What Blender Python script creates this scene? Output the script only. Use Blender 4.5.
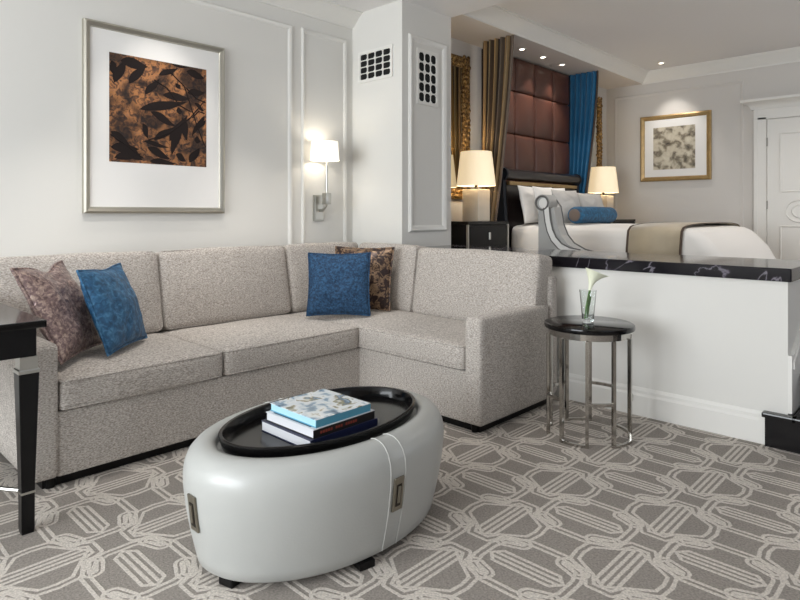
import bpy, bmesh, math, random
from mathutils import Vector, Matrix, noise
PI = math.pi
random.seed(7)
scn = bpy.context.scene
COL = scn.collection
for o in list(bpy.data.objects): bpy.data.objects.remove(o)

# ---------------------------------------------------------------- camera, world, lights, exposure
# x runs away to the right along the sofa wall, y runs away to the left along the half wall, z up; lower floor = 0
cam_d = bpy.data.cameras.new('camera'); cam = bpy.data.objects.new('camera', cam_d); COL.objects.link(cam)
cam.location = (0, 0, 1.2)
YAW = math.atan2(580, 607)
cam.rotation_euler = (PI/2, 0, YAW - PI/2)
cam_d.sensor_width = 36; cam_d.lens = 607/800*36; cam_d.shift_y = -(300-214)/800
cam_d.clip_start = 0.05
scn.camera = cam
W = bpy.data.worlds.new('world'); scn.world = W; W.use_nodes = True
W.node_tree.nodes['Background'].inputs[0].default_value = (0.80, 0.88, 1.0, 1)
W.node_tree.nodes['Background'].inputs[1].default_value = 1.0
vs = scn.view_settings
vs.view_transform = 'Standard'; vs.look = 'None'; vs.gamma = 1.0; vs.exposure = 0.0; vs.use_curve_mapping = False

def area_light(name, loc, rot, sx, sy, power, color):
    d = bpy.data.lights.new(name, 'AREA'); d.shape = 'RECTANGLE'; d.size = sx; d.size_y = sy
    d.energy = power; d.color = color
    o = bpy.data.objects.new(name, d); COL.objects.link(o); o.location = loc; o.rotation_euler = rot
    return o
# daylight entering by the two windows behind the camera (one in the back wall, one in the right wall)
area_light('daylight_back', (-3.43, 1.9, 1.6), (0, -PI/2, 0), 2.1, 3.3, 255, (0.92, 0.97, 1.0))
area_light('daylight_right', (1.6, -2.53, 1.6), (PI/2, 0, 0), 2.6, 2.0, 2, (0.92, 0.97, 1.0))
area_light('daylight_bedroom', (6.4, -2.53, 1.7), (PI/2, 0, 0), 2.4, 2.0, 22, (0.95, 0.98, 1.0))

# ---------------------------------------------------------------- materials
def new_mat(name):
    m = bpy.data.materials.new(name); m.use_nodes = True
    return m, m.node_tree.nodes, m.node_tree.links, m.node_tree.nodes['Principled BSDF']
def lin(h):
    h = h.lstrip('#'); r = [int(h[i:i+2], 16)/255 for i in (0, 2, 4)]
    return tuple((c/12.92 if c <= .04045 else ((c+.055)/1.055)**2.4) for c in r) + (1,)
def plain(name, hexc, rough=.5, metal=0, spec=.5, bump=0, bscale=60, coat=0, sheen=0, var=0, vscale=8):
    m, n, l, p = new_mat(name)
    p.inputs['Base Color'].default_value = lin(hexc); p.inputs['Roughness'].default_value = rough
    p.inputs['Metallic'].default_value = metal; p.inputs['Specular IOR Level'].default_value = spec
    if coat: p.inputs['Coat Weight'].default_value = coat; p.inputs['Coat Roughness'].default_value = .08
    if sheen: p.inputs['Sheen Weight'].default_value = sheen
    tc = n.new('ShaderNodeTexCoord')
    if var:
        t = n.new('ShaderNodeTexNoise'); t.inputs['Scale'].default_value = vscale; t.inputs['Detail'].default_value = 5
        l.new(tc.outputs['Object'], t.inputs['Vector'])
        r = n.new('ShaderNodeValToRGB'); a = lin(hexc)
        r.color_ramp.elements[0].position = .3; r.color_ramp.elements[1].position = .7
        r.color_ramp.elements[0].color = tuple(c*(1-var) for c in a[:3])+(1,)
        r.color_ramp.elements[1].color = tuple(min(1, c*(1+var)) for c in a[:3])+(1,)
        l.new(t.outputs['Fac'], r.inputs['Fac']); l.new(r.outputs['Color'], p.inputs['Base Color'])
    if bump:
        t = n.new('ShaderNodeTexNoise'); t.inputs['Scale'].default_value = bscale; t.inputs['Detail'].default_value = 4
        l.new(tc.outputs['Object'], t.inputs['Vector'])
        b = n.new('ShaderNodeBump'); b.inputs['Strength'].default_value = bump; b.inputs['Distance'].default_value = .004
        l.new(t.outputs['Fac'], b.inputs['Height']); l.new(b.outputs['Normal'], p.inputs['Normal'])
    return m
def tweed(name, dark, mid, light, scale=(60, 60, 190), bump=.5):
    m, n, l, p = new_mat(name); p.inputs['Roughness'].default_value = .95; p.inputs['Specular IOR Level'].default_value = .15
    p.inputs['Sheen Weight'].default_value = .15
    tc = n.new('ShaderNodeTexCoord'); mp = n.new('ShaderNodeMapping'); mp.inputs['Scale'].default_value = scale
    l.new(tc.outputs['Object'], mp.inputs['Vector'])
    t = n.new('ShaderNodeTexNoise'); t.inputs['Scale'].default_value = 1; t.inputs['Detail'].default_value = 3; t.inputs['Roughness'].default_value = .65
    l.new(mp.outputs['Vector'], t.inputs['Vector'])
    r = n.new('ShaderNodeValToRGB'); e = r.color_ramp.elements
    e[0].position = .34; e[0].color = lin(dark); e[1].position = .66; e[1].color = lin(light)
    k = e.new(.5); k.color = lin(mid)
    l.new(t.outputs['Fac'], r.inputs['Fac']); l.new(r.outputs['Color'], p.inputs['Base Color'])
    b = n.new('ShaderNodeBump'); b.inputs['Strength'].default_value = bump; b.inputs['Distance'].default_value = .004
    l.new(t.outputs['Fac'], b.inputs['Height']); l.new(b.outputs['Normal'], p.inputs['Normal'])
    return m
def glow(name, hexc, strength, base='#ffffff'):
    m, n, l, p = new_mat(name); p.inputs['Base Color'].default_value = lin(base)
    p.inputs['Emission Color'].default_value = lin(hexc); p.inputs['Emission Strength'].default_value = strength
    p.inputs['Roughness'].default_value = .8
    return m
def carpet_mat():
    m, n, l, p = new_mat('patterned_carpet'); p.inputs['Roughness'].default_value = .97; p.inputs['Specular IOR Level'].default_value = .1
    Pu, Pv, u0, v0 = .452, .475, 1.784, 1.3525
    hx, hy = Pu/2, Pv/2
    tc = n.new('ShaderNodeTexCoord'); sep = n.new('ShaderNodeSeparateXYZ'); l.new(tc.outputs['Object'], sep.inputs[0])
    wob = n.new('ShaderNodeTexNoise'); wob.inputs['Scale'].default_value = 55; l.new(tc.outputs['Object'], wob.inputs['Vector'])
    def M(op, a, b=None, c=None, clamp=False):
        x = n.new('ShaderNodeMath'); x.operation = op; x.use_clamp = clamp
        for i, v in enumerate((a, b, c)):
            if v is None: continue
            if isinstance(v, (int, float)): x.inputs[i].default_value = v
            else: l.new(v, x.inputs[i])
        return x.outputs[0]
    wv = M('MULTIPLY', M('SUBTRACT', wob.outputs['Fac'], .5), .004)
    fx = M('PINGPONG', M('ADD', M('SUBTRACT', sep.outputs[0], u0), wv), hx)
    fy = M('PINGPONG', M('SUBTRACT', M('SUBTRACT', sep.outputs[1], v0), wv), hy)
    cb = n.new('ShaderNodeCombineXYZ'); l.new(fx, cb.inputs[0]); l.new(fy, cb.inputs[1]); P = cb.outputs[0]
    def V(op, a, b, out=0):
        x = n.new('ShaderNodeVectorMath'); x.operation = op
        for i, v in enumerate((a, b)):
            if v is None: continue
            if isinstance(v, tuple): x.inputs[i].default_value = v
            else: l.new(v, x.inputs[i])
        return x.outputs[out]
    def seg(a, b):
        A = (a[0], a[1], 0); d = Vector((b[0]-a[0], b[1]-a[1], 0)); q = d/d.length_squared
        pa = V('SUBTRACT', P, A)
        t = M('MULTIPLY', V('DOT_PRODUCT', pa, tuple(q), 1), 1.0, clamp=True)
        sc = n.new('ShaderNodeVectorMath'); sc.operation = 'SCALE'; sc.inputs[0].default_value = tuple(d); l.new(t, sc.inputs['Scale'])
        return V('LENGTH', V('SUBTRACT', pa, sc.outputs[0]), None, 1)
    def poly(pts):
        r = None
        for a, b in zip(pts, pts[1:]):
            s_ = seg(a, b); r = s_ if r is None else M('MINIMUM', r, s_)
        return r
    single = M('MINIMUM', poly([(.078, 0), (.090, .012), (hx, .012)]), poly([(.090, .012), (.108, .037), (hx, .037)]))
    single = M('MINIMUM', single, poly([(0, .098), (.012, .108), (.012, hy)]))
    single = M('MINIMUM', single, poly([(.012, .108), (.037, .128), (.037, hy)]))
    bandA = poly([(hx, .152), (.168, .144), (.112, .062), (.062, .036), (.062, 0)])
    bandB = poly([(.148, hy), (.148, .168), (.100, .090), (.046, .073), (0, .073)])
    link = seg((.097, .092), (.119, .150))
    d = single
    for bnd, g in ((bandA, .013), (bandB, .013), (link, .011), (link, .031)):
        d = M('MINIMUM', d, M('ABSOLUTE', M('SUBTRACT', bnd, g)))
    mr = n.new('ShaderNodeMapRange'); mr.interpolation_type = 'SMOOTHSTEP'
    l.new(d, mr.inputs['Value'])
    for i, v in zip(('From Min', 'From Max', 'To Min', 'To Max'), (.0048, .0086, 1, 0)): mr.inputs[i].default_value = v
    fine = n.new('ShaderNodeTexNoise'); fine.inputs['Scale'].default_value = 130; fine.inputs['Detail'].default_value = 3
    l.new(tc.outputs['Object'], fine.inputs['Vector'])
    mix = n.new('ShaderNodeMix'); mix.data_type = 'RGBA'; l.new(mr.outputs[0], mix.inputs['Factor'])
    mix.inputs['A'].default_value = lin(CARPET_DARK); mix.inputs['B'].default_value = lin(CARPET_LIGHT)
    mul = n.new('ShaderNodeMix'); mul.data_type = 'RGBA'; mul.blend_type = 'MULTIPLY'; mul.inputs['Factor'].default_value = 1
    rr = n.new('ShaderNodeValToRGB'); rr.color_ramp.elements[0].position = .3; rr.color_ramp.elements[1].position = .7
    rr.color_ramp.elements[0].color = (.72, .72, .72, 1); rr.color_ramp.elements[1].color = (1.15, 1.15, 1.15, 1)
    l.new(fine.outputs['Fac'], rr.inputs['Fac'])
    l.new(mix.outputs['Result'], mul.inputs['A']); l.new(rr.outputs['Color'], mul.inputs['B'])
    l.new(mul.outputs['Result'], p.inputs['Base Color'])
    bp = n.new('ShaderNodeBump'); bp.inputs['Strength'].default_value = .5; bp.inputs['Distance'].default_value = .004
    l.new(M('ADD', M('MULTIPLY', mr.outputs[0], .6), fine.outputs['Fac']), bp.inputs['Height']); l.new(bp.outputs['Normal'], p.inputs['Normal'])
    return m
CARPET_DARK = '#979089'; CARPET_LIGHT = '#d1c9c0'
def marble_mat():
    m, n, l, p = new_mat('black_marble'); p.inputs['Roughness'].default_value = .1; p.inputs['Specular IOR Level'].default_value = .22
    tc = n.new('ShaderNodeTexCoord')
    t = n.new('ShaderNodeTexNoise'); t.inputs['Scale'].default_value = 1.5; t.inputs['Detail'].default_value = 7; t.inputs['Distortion'].default_value = 2.2
    l.new(tc.outputs['Object'], t.inputs['Vector'])
    r = n.new('ShaderNodeValToRGB'); e = r.color_ramp.elements
    e[0].position = .492; e[0].color = lin('#17151a'); e[1].position = .516; e[1].color = lin('#17151a')
    k = e.new(.506); k.color = lin('#85808a'); k = e.new(.500); k.color = lin('#35303a')
    l.new(t.outputs['Fac'], r.inputs['Fac'])
    t2 = n.new('ShaderNodeTexNoise'); t2.inputs['Scale'].default_value = 1.3; t2.inputs['Detail'].default_value = 3
    mp = n.new('ShaderNodeMapping'); mp.inputs['Location'].default_value = (3.1, .35, 0); l.new(tc.outputs['Object'], mp.inputs['Vector']); l.new(mp.outputs['Vector'], t2.inputs['Vector'])
    r2 = n.new('ShaderNodeValToRGB'); r2.color_ramp.elements[0].position = .57; r2.color_ramp.elements[1].position = .64
    mix = n.new('ShaderNodeMix'); mix.data_type = 'RGBA'; l.new(t2.outputs['Fac'], r2.inputs['Fac']); l.new(r2.outputs['Color'], mix.inputs['Factor'])
    l.new(r.outputs['Color'], mix.inputs['A']); mix.inputs['B'].default_value = lin('#8d868a')
    l.new(mix.outputs['Result'], p.inputs['Base Color'])
    return m
def stripe_mat():
    m, n, l, p = new_mat('striped_drape'); p.inputs['Roughness'].default_value = .55; p.inputs['Sheen Weight'].default_value = .2
    tc = n.new('ShaderNodeTexCoord'); sp = n.new('ShaderNodeUVMap')
    s = n.new('ShaderNodeSeparateXYZ'); l.new(sp.outputs[0], s.inputs[0])
    r = n.new('ShaderNodeValToRGB'); r.color_ramp.interpolation = 'CONSTANT'
    cols = [(0, '#5a4a3c'), (.07, '#8b7350'), (.12, '#4a3d33'), (.2, '#b08b55'), (.25, '#5d5044'), (.38, '#3f352e'), (.46, '#8b7350'), (.5, '#c39a5c'), (.56, '#5b4b3d'), (.68, '#94825f'), (.74, '#4b4037'), (.84, '#b69466'), (.92, '#8f7b5c')]
    e = r.color_ramp.elements; e[0].color = lin(cols[0][1]); e[1].position = .96; e[1].color = lin('#6b5b4a')
    for q, c in cols[1:]: k = e.new(q); k.color = lin(c)
    l.new(s.outputs[0], r.inputs['Fac']); l.new(r.outputs['Color'], p.inputs['Base Color'])
    return m
def mottled(name, stops, scale, rough=.4, metal=0, detail=8, dist=.6, bump=0):
    m, n, l, p = new_mat(name); p.inputs['Roughness'].default_value = rough; p.inputs['Metallic'].default_value = metal
    tc = n.new('ShaderNodeTexCoord'); t = n.new('ShaderNodeTexNoise'); t.inputs['Scale'].default_value = scale
    t.inputs['Detail'].default_value = detail; t.inputs['Distortion'].default_value = dist
    l.new(tc.outputs['Object'], t.inputs['Vector'])
    r = n.new('ShaderNodeValToRGB'); e = r.color_ramp.elements
    e[0].position, e[0].color = stops[0][0], lin(stops[0][1]); e[1].position, e[1].color = stops[-1][0], lin(stops[-1][1])
    for q, c in stops[1:-1]: k = e.new(q); k.color = lin(c)
    l.new(t.outputs['Fac'], r.inputs['Fac']); l.new(r.outputs['Color'], p.inputs['Base Color'])
    if bump:
        b = n.new('ShaderNodeBump'); b.inputs['Strength'].default_value = bump; b.inputs['Distance'].default_value = .006
        l.new(t.outputs['Fac'], b.inputs['Height']); l.new(b.outputs['Normal'], p.inputs['Normal'])
    return m
def mottled_dark(name, stops, scale, rough, dist=1.4):
    m = mottled(name, stops, scale, rough, dist=dist); n, l = m.node_tree.nodes, m.node_tree.links; p = n['Principled BSDF']
    src = p.inputs['Base Color'].links[0].from_socket
    tc = n.new('ShaderNodeTexCoord'); t = n.new('ShaderNodeTexNoise'); t.inputs['Scale'].default_value = 5.5; t.inputs['Detail'].default_value = 6; t.inputs['Distortion'].default_value = .8
    l.new(tc.outputs['Object'], t.inputs['Vector'])
    r = n.new('ShaderNodeValToRGB'); r.color_ramp.elements[0].position = .42; r.color_ramp.elements[0].color = (.16, .14, .14, 1); r.color_ramp.elements[1].position = .58; r.color_ramp.elements[1].color = (1.25, 1.15, .98, 1)
    l.new(t.outputs['Fac'], r.inputs['Fac'])
    x = n.new('ShaderNodeMix'); x.data_type = 'RGBA'; x.blend_type = 'MULTIPLY'; x.inputs['Factor'].default_value = 1
    l.new(src, x.inputs['A']); l.new(r.outputs['Color'], x.inputs['B']); l.new(x.outputs['Result'], p.inputs['Base Color'])
    return m
def glass_mat():
    m, n, l, p = new_mat('clear_glass'); p.inputs['Transmission Weight'].default_value = 1; p.inputs['Roughness'].default_value = .02
    p.inputs['IOR'].default_value = 1.45; p.inputs['Base Color'].default_value = (.93, .96, .95, 1)
    return m
def shade_mat(name, hexc, e):
    m, n, l, p = new_mat(name); p.inputs['Base Color'].default_value = lin('#f3ead8'); p.inputs['Roughness'].default_value = .9
    p.inputs['Emission Color'].default_value = lin(hexc); p.inputs['Emission Strength'].default_value = e
    return m
MT = dict(
    carpet=carpet_mat(), marble=marble_mat(), stripes=stripe_mat(), glass=glass_mat(),
    wall=plain('wall_paint', '#dfddd8', .75, bump=.03, bscale=200), wall2=plain('bedroom_wall_paint', '#d4d0cb', .75),
    taupe=plain('low_bounce_taupe', '#857c72', .8), white=plain('white_trim_paint', '#e6e4df', .45), ceil=plain('ceiling_paint', '#ebe9e8', .85), soffit=plain('soffit_paint', '#d2cbc4', .85),
    upper=plain('bedroom_carpet', '#8d8378', .95, var=.15, vscale=60),
    sofa=tweed('sofa_tweed', '#857d76', '#afa8a1', '#d3ccc5', (95, 95, 260)),
    black=plain('black_wood', '#0c0b0c', .3, spec=.25), blackgl=plain('black_gloss_lacquer', '#0a090a', .12, spec=.3, coat=.12), traybl=plain('black_tray_lacquer', '#080708', .16, spec=.3), blackst=plain('black_stone', '#131214', .2),
    dark=plain('dark_void', '#060606', .9), espresso=plain('espresso_wood', '#1c1311', .3, coat=.3),
    silver=plain('brushed_silver', '#b9b7b1', .3, 1), chrome=plain('polished_chrome', '#b8b5b0', .12, 1), champ=plain('champagne_silver_frame', '#b9b5aa', .32, .9),
    gold=mottled('carved_gold', [(.3, '#3a2513'), (.5, '#8b6a3c'), (.7, '#cfae74')], 38, .38, .55, bump=.8),
    goldfr=plain('gold_wood_frame', '#a68a5c', .38, .4, var=.15, vscale=20),
    mirror=plain('mirror_glass', '#d8dad8', .03, 1), mat_board=plain('mat_board', '#efedea', .8),
    leather=plain('pearl_leather', '#b0b1ae', .34, spec=.5, bump=.12, bscale=140, coat=.12), stitch=plain('stitched_leather_band', '#c4c4c0', .4),
    pewter=plain('pewter_metal', '#8b8578', .35, .85), pewterd=plain('dark_pewter', '#3a352f', .4, .8),
    blue=mottled('blue_chenille', [(.3, '#0d2338'), (.5, '#1c3d5d'), (.7, '#2c587b')], 70, .85, bump=.6), bluesat=mottled('blue_velvet', [(.3, '#153b56'), (.5, '#22557c'), (.72, '#4a7fa3')], 40, .5, bump=.4),
    brownsat=mottled('bronze_metallic_fabric', [(.3, '#5e4c4b'), (.5, '#8f7977'), (.68, '#c4aea0')], 60, .3, .4, bump=.8),
    browndam=mottled('brown_damask_fabric', [(.36, '#2b1f1d'), (.47, '#3d2c28'), (.56, '#8d7359'), (.7, '#54413a')], 24, .35, .35, dist=1.6, bump=.5),
    bluedr=plain('blue_silk_lining', '#14648f', .5, sheen=.2, var=.12, vscale=6), bronze=plain('bronze_leather', '#5a372b', .36, spec=.5, var=.08, vscale=5),
    linen=plain('white_linen', '#e4e1dd', .9, sheen=.1), duvet=plain('white_duvet', '#dddad6', .9, bump=.1, bscale=6), runner=plain('taupe_runner', '#a89b84', .6, sheen=.3, var=.06), runner_edge=plain('brown_piping', '#4a3b30', .7),
    greypil=plain('silver_grey_satin', '#b9b6b2', .55, var=.06), navy=plain('navy_velvet', '#151a24', .7), blueb=mottled('blue_bolster_velvet', [(.3, '#0c3450'), (.5, '#154d70'), (.72, '#236a90')], 30, .6), brownv=plain('brown_velvet', '#6a5d55', .7),
    chaise=plain('silver_grey_upholstery', '#a3a29f', .5, sheen=.2), chtrim=plain('white_leather_band', '#dcdad6', .4), piping=plain('grey_piping', '#5d5b59', .6),
    shade=shade_mat('warm_lamp_shade', '#ffe3b4', .62), shadew=shade_mat('white_lamp_shade', '#fff6e6', .95), bulb=glow('lit_lens', '#fff2dd', 9),
    alab=plain('cream_alabaster', '#d9cdbb', .4, var=.05), 
    page=plain('paper_pages', '#cfd0d4', .8), navyc=plain('navy_book_cover', '#1b2140', .35), blackc=plain('black_book_cover', '#1d1a1b', .35), redt=plain('red_lettering', '#8a3b2c', .5), tealc=plain('pale_blue_pages', '#a3cddc', .6), teals=plain('blue_book_cover', '#4f93ad', .35),
    cover=mottled('photo_book_cover', [(.3, '#3d566f'), (.40, '#7d98ae'), (.47, '#cdd6dc'), (.56, '#dfe4e7'), (.62, '#857f5c'), (.67, '#4b6a86'), (.76, '#b9cbd6')], 17, .2, dist=.4),
    stem=plain('green_stem', '#4d7a2c', .5), petal=plain('ivory_petal', '#eef0d8', .55), spadix=plain('yellow_spadix', '#d9c458', .6),
    copper=mottled_dark('copper_print_ground', [(.3, '#241a18'), (.44, '#644534'), (.56, '#a67449'), (.72, '#7a5d50')], 26, .5, dist=1.4), ink=plain('dark_leaf_ink', '#2a2423', .9, spec=.1),
    sketch=mottled('abstract_print', [(.28, '#3a352f'), (.42, '#8d8371'), (.52, '#c6bda9'), (.8, '#e3ddcd')], 11, .6, detail=12, dist=.3),
    steel=plain('hinge_steel', '#8a8781', .35, .9),
)

# ---------------------------------------------------------------- object helpers
def tag(o, label=None, cat=None, group=None, kind=None):
    if label: o['label'] = label
    if cat: o['category'] = cat
    if group: o['group'] = group
    if kind: o['kind'] = kind
    return o
def thing(name, label, cat, loc=(0, 0, 0), rz=0, group=None):
    o = bpy.data.objects.new(name, None); COL.objects.link(o); o.empty_display_size = .1
    o.location = loc; o.rotation_euler = (0, 0, rz)
    return tag(o, label, cat, group)
def link(name, bm, mat, parent=None, smooth=False, angle=40):
    bmesh.ops.recalc_face_normals(bm, faces=bm.faces[:])
    me = bpy.data.meshes.new(name); bm.to_mesh(me); bm.free()
    me.materials.append(MT[mat] if isinstance(mat, str) else mat)
    if smooth:
        for p in me.polygons: p.use_smooth = True
        try: me.set_sharp_from_angle(angle=math.radians(angle))
        except Exception: pass
    o = bpy.data.objects.new(name, me); COL.objects.link(o)
    if parent: o.parent = parent
    return o
def B(): return bmesh.new()
def box(bm, x0, x1, y0, y1, z0, z1, bev=0, seg=2):
    t = bmesh.new()
    M = Matrix.Translation(((x0+x1)/2, (y0+y1)/2, (z0+z1)/2)) @ Matrix.Diagonal((abs(x1-x0), abs(y1-y0), abs(z1-z0), 1))
    bmesh.ops.create_cube(t, size=1, matrix=M)
    if bev: bmesh.ops.bevel(t, geom=t.edges[:], offset=bev, segments=seg, affect='EDGES', profile=.6)
    merge(bm, t); return bm
def merge(bm, t, M=None):
    if M is not None: bmesh.ops.transform(t, matrix=M, verts=t.verts[:])
    me = bpy.data.meshes.new('tmp'); t.to_mesh(me); t.free(); bm.from_mesh(me); bpy.data.meshes.remove(me)
def tube(bm, pts, r, n=10, closed=False, caps=True):
    pts = [Vector(p) for p in pts]; N = len(pts); rings = []
    rs = r if isinstance(r, (list, tuple)) else [r]*N
    up = Vector((0, 0, 1)); prev = None
    for i, p in enumerate(pts):
        if closed: t = pts[(i+1) % N]-pts[i-1]
        else: t = pts[min(i+1, N-1)]-pts[max(i-1, 0)]
        t.normalize()
        if prev is None:
            a = up if abs(t.z) < .9 else Vector((1, 0, 0)); x = t.cross(a).normalized()
        else: x = (prev - t*prev.dot(t)).normalized()
        prev = x; y = t.cross(x)
        rings.append([bm.verts.new(p+rs[i]*(math.cos(2*PI*k/n)*x+math.sin(2*PI*k/n)*y)) for k in range(n)])
    for i in range(N if closed else N-1):
        a, b = rings[i], rings[(i+1) % N]
        for k in range(n): bm.faces.new((a[k], a[(k+1) % n], b[(k+1) % n], b[k]))
    if caps and not closed: bm.faces.new(rings[0][::-1]); bm.faces.new(rings[-1])
    return bm
def loft(bm, rings, cap0=True, cap1=True):
    R = [[bm.verts.new(p) for p in r] for r in rings]; n = len(R[0])
    for a, b in zip(R, R[1:]):
        for k in range(n): bm.faces.new((a[k], a[(k+1) % n], b[(k+1) % n], b[k]))
    if cap0: bm.faces.new(R[0][::-1])
    if cap1: bm.faces.new(R[-1])
    return bm
def ell(a, b, z, n=72, cx=0, cy=0): return [(cx+a*math.cos(2*PI*k/n), cy+b*math.sin(2*PI*k/n), z) for k in range(n)]
def lathe(bm, prof, n=40, cx=0, cy=0, cap0=True, cap1=True): return loft(bm, [ell(r, r, z, n, cx, cy) for r, z in prof], cap0, cap1)
def rrect(x0, x1, y0, y1, r, z, k=6):
    P = []
    for cx, cy, a in ((x1-r, y1-r, 0), (x0+r, y1-r, PI/2), (x0+r, y0+r, PI), (x1-r, y0+r, 1.5*PI)):
        for i in range(k+1): t = a+PI/2*i/k; P.append((cx+r*math.cos(t), cy+r*math.sin(t), z))
    return P
def prism(bm, poly, axis, a, b):
    """extrude a 2-D outline along an axis: axis 'x' -> poly is (y,z), 'y' -> (x,z), 'z' -> (x,y)"""
    f = {'x': lambda p, t: (t, p[0], p[1]), 'y': lambda p, t: (p[0], t, p[1]), 'z': lambda p, t: (p[0], p[1], t)}[axis]
    A = [bm.verts.new(f(p, a)) for p in poly]; C = [bm.verts.new(f(p, b)) for p in poly]; n = len(poly)
    for k in range(n): bm.faces.new((A[k], A[(k+1) % n], C[(k+1) % n], C[k]))
    bm.faces.new(A[::-1]); bm.faces.new(C); return bm
def soft_box(sx, sy, sz, r=.04, puff=(0, 0, 0), n=12, wrinkle=0, seed=0, M=None):
    """upholstered block centred on the origin: rounded edges and crowned faces"""
    bm = bmesh.new(); bmesh.ops.create_cube(bm, size=2)
    bmesh.ops.subdivide_edges(bm, edges=bm.edges[:], cuts=n, use_grid_fill=True)
    h = Vector((sx/2, sy/2, sz/2)); r = min(r, min(h)*.98)
    for v in bm.verts:
        c = v.co.copy()
        def ease(t): return math.copysign(1-(1-abs(t))**1.6, t)
        q = Vector([ease(c[i])*h[i] for i in range(3)])
        inner = Vector([max(-(h[i]-r), min(h[i]-r, q[i])) for i in range(3)])
        d = q-inner
        if d.length > 1e-9: q = inner+d.normalized()*r
        nx, ny, nz = q.x/h.x, q.y/h.y, q.z/h.z
        q.x += puff[0]*nx*(1-ny*ny)*(1-nz*nz); q.y += puff[1]*ny*(1-nx*nx)*(1-nz*nz); q.z += puff[2]*nz*(1-nx*nx)*(1-ny*ny)
        if wrinkle:
            w = noise.noise(q*5+Vector((seed*3.1, seed*1.7, 0))); q += Vector((nx, ny, nz)).normalized()*w*wrinkle
        v.co = q
    if M is not None: bmesh.ops.transform(bm, matrix=M, verts=bm.verts[:])
    return bm
def pillow(w, h, t, seed=0, wr=.012, chop=0, n=30):
    """knife-edge cushion in the local xy plane (x across, y up from 0 to h), thickness along z"""
    bm = bmesh.new(); V = {}
    for s in (1, -1):
        for i in range(n+1):
            for j in range(n+1):
                if s < 0 and (i in (0, n) or j in (0, n)): V[s, i, j] = V[1, i, j]; continue
                x, y = -1+2*i/n, -1+2*j/n
                px = x*(1-.055*(1-y*y)); py = y*(1-.055*(1-x*x))
                if chop: py -= chop*max(0, y)*math.exp(-((x-.15)/.35)**2)
                pr = max(0, (1-abs(x)**2.4)*(1-abs(y)**2.4))**.62
                z = t/2*pr
                q = Vector((px*w/2, (py+1)*h/2, 0))
                wn = noise.noise(Vector((x*2.3+seed*5.1, y*2.3-seed*2.7, s*1.7)))+.5*noise.noise(Vector((x*5+seed, y*5, s*3.1)))
                z += wr*wn*pr**.5
                V[s, i, j] = bm.verts.new((q.x, q.y, s*z))
    for s in (1, -1):
        for i in range(n):
            for j in range(n):
                f = [V[s, i, j], V[s, i+1, j], V[s, i+1, j+1], V[s, i, j+1]]
                bm.faces.new(f if s > 0 else f[::-1])
    return bm
def pillow_edge(w, h, n=30, chop=0):
    P = []
    for i in range(4*n):
        s, k = divmod(i, n); t = -1+2*k/n
        x, y = ((t, -1), (1, t), (-t, 1), (-1, -t))[s]
        px = x*(1-.055*(1-y*y)); py = y*(1-.055*(1-x*x))
        if chop: py -= chop*max(0, y)*math.exp(-((x-.15)/.35)**2)
        P.append((px*w/2, (py+1)*h/2, 0))
    return P
def place(o, loc, ang, lean):
    """stand a pillow: bottom edge along angle ang (degrees from x), leaning back by lean degrees"""
    a = math.radians(ang); X = Vector((math.cos(a), math.sin(a), 0)); back = Vector((-math.sin(a), math.cos(a), 0))
    L = math.radians(lean); Y = math.cos(L)*Vector((0, 0, 1))+math.sin(L)*back; Z = X.cross(Y)
    M = Matrix((X, Y, Z)).transposed().to_4x4(); M.translation = Vector(loc); o.matrix_world = M
    return o
def struct(name, bm, mat, parent=None, smooth=False, angle=40):
    o = link(name, bm, mat, parent, smooth, angle)
    if not parent: o['kind'] = 'structure'
    return o
def moulding(bm, plane, pos, a0, a1, z0, z1, w=.04, d=.018):
    """raised picture-frame moulding; plane 'y': on the wall y=pos facing -y, a = x; plane 'x': wall x=pos facing -x, a = y"""
    prof = [(0, 0), (0, d*.45), (w*.25, d), (w*.6, d*.8), (w*.8, d*.35), (w, 0)]
    def pt(a, z, dd): return (a, pos-dd, z) if plane == 'y' else (pos-dd, a, z)
    loops = []
    for off, dd in prof: loops.append([bm.verts.new(pt(a, z, dd)) for a, z in ((a0+off, z0+off), (a1-off, z0+off), (a1-off, z1-off), (a0+off, z1-off))])
    for A, C in zip(loops, loops[1:]):
        for k in range(4): bm.faces.new((A[k], A[(k+1) % 4], C[(k+1) % 4], C[k]))
    return bm

# ---------------------------------------------------------------- room shell
CL, CS, CB = 2.965, 3.0, 3.14      # ceilings: living room, canopy soffit, bedroom
UP = .352
YW, YH, XF, XP = 4.04, 3.9, 8.4, 3.615
struct('floor', box(B(), -3.6, 4.0, -2.7, 4.2, -.1, 0), 'carpet')
struct('floor_bedroom', box(B(), 4.0, 8.6, -2.7, 4.2, .25, UP), 'upper')
struct('wall_left', box(B(), -3.6, 4.2, YW, 4.2, 0, 3.2), 'wall')
struct('wall_headboard', box(B(), 4.2, 8.6, YH, 4.2, UP, 3.3), 'wall2')
struct('wall_far', box(B(), XF, 8.6, -2.7, YH, UP, 3.3), 'wall2')
bm = B()       # back wall with a window opening
box(bm, -2.1, -2.0, -2.7, .2, 0, 3.2); box(bm, -2.1, -2.0, 3.6, 4.04, 0, 3.2); box(bm, -2.1, -2.0, .2, 3.6, 0, .5); box(bm, -2.1, -2.0, .2, 3.6, 2.7, 3.2)
bmesh.ops.translate(bm, verts=bm.verts[:], vec=(-1.5, 0, 0)); struct('wall_back', bm, 'wall')
bm = B(); box(bm, -3.5, 8.4, -2.7, -2.6, 0, .55); box(bm, -3.5, 8.4, -2.7, -2.6, 2.7, 3.3); box(bm, -3.5, .2, -2.7, -2.6, .55, 2.7); box(bm, 3.0, 5.1, -2.7, -2.6, .55, 2.7); box(bm, 7.7, 8.4, -2.7, -2.6, .55, 2.7)
struct('wall_right', bm, 'taupe')  # unseen wall, toned dark so it bounces less light
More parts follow.
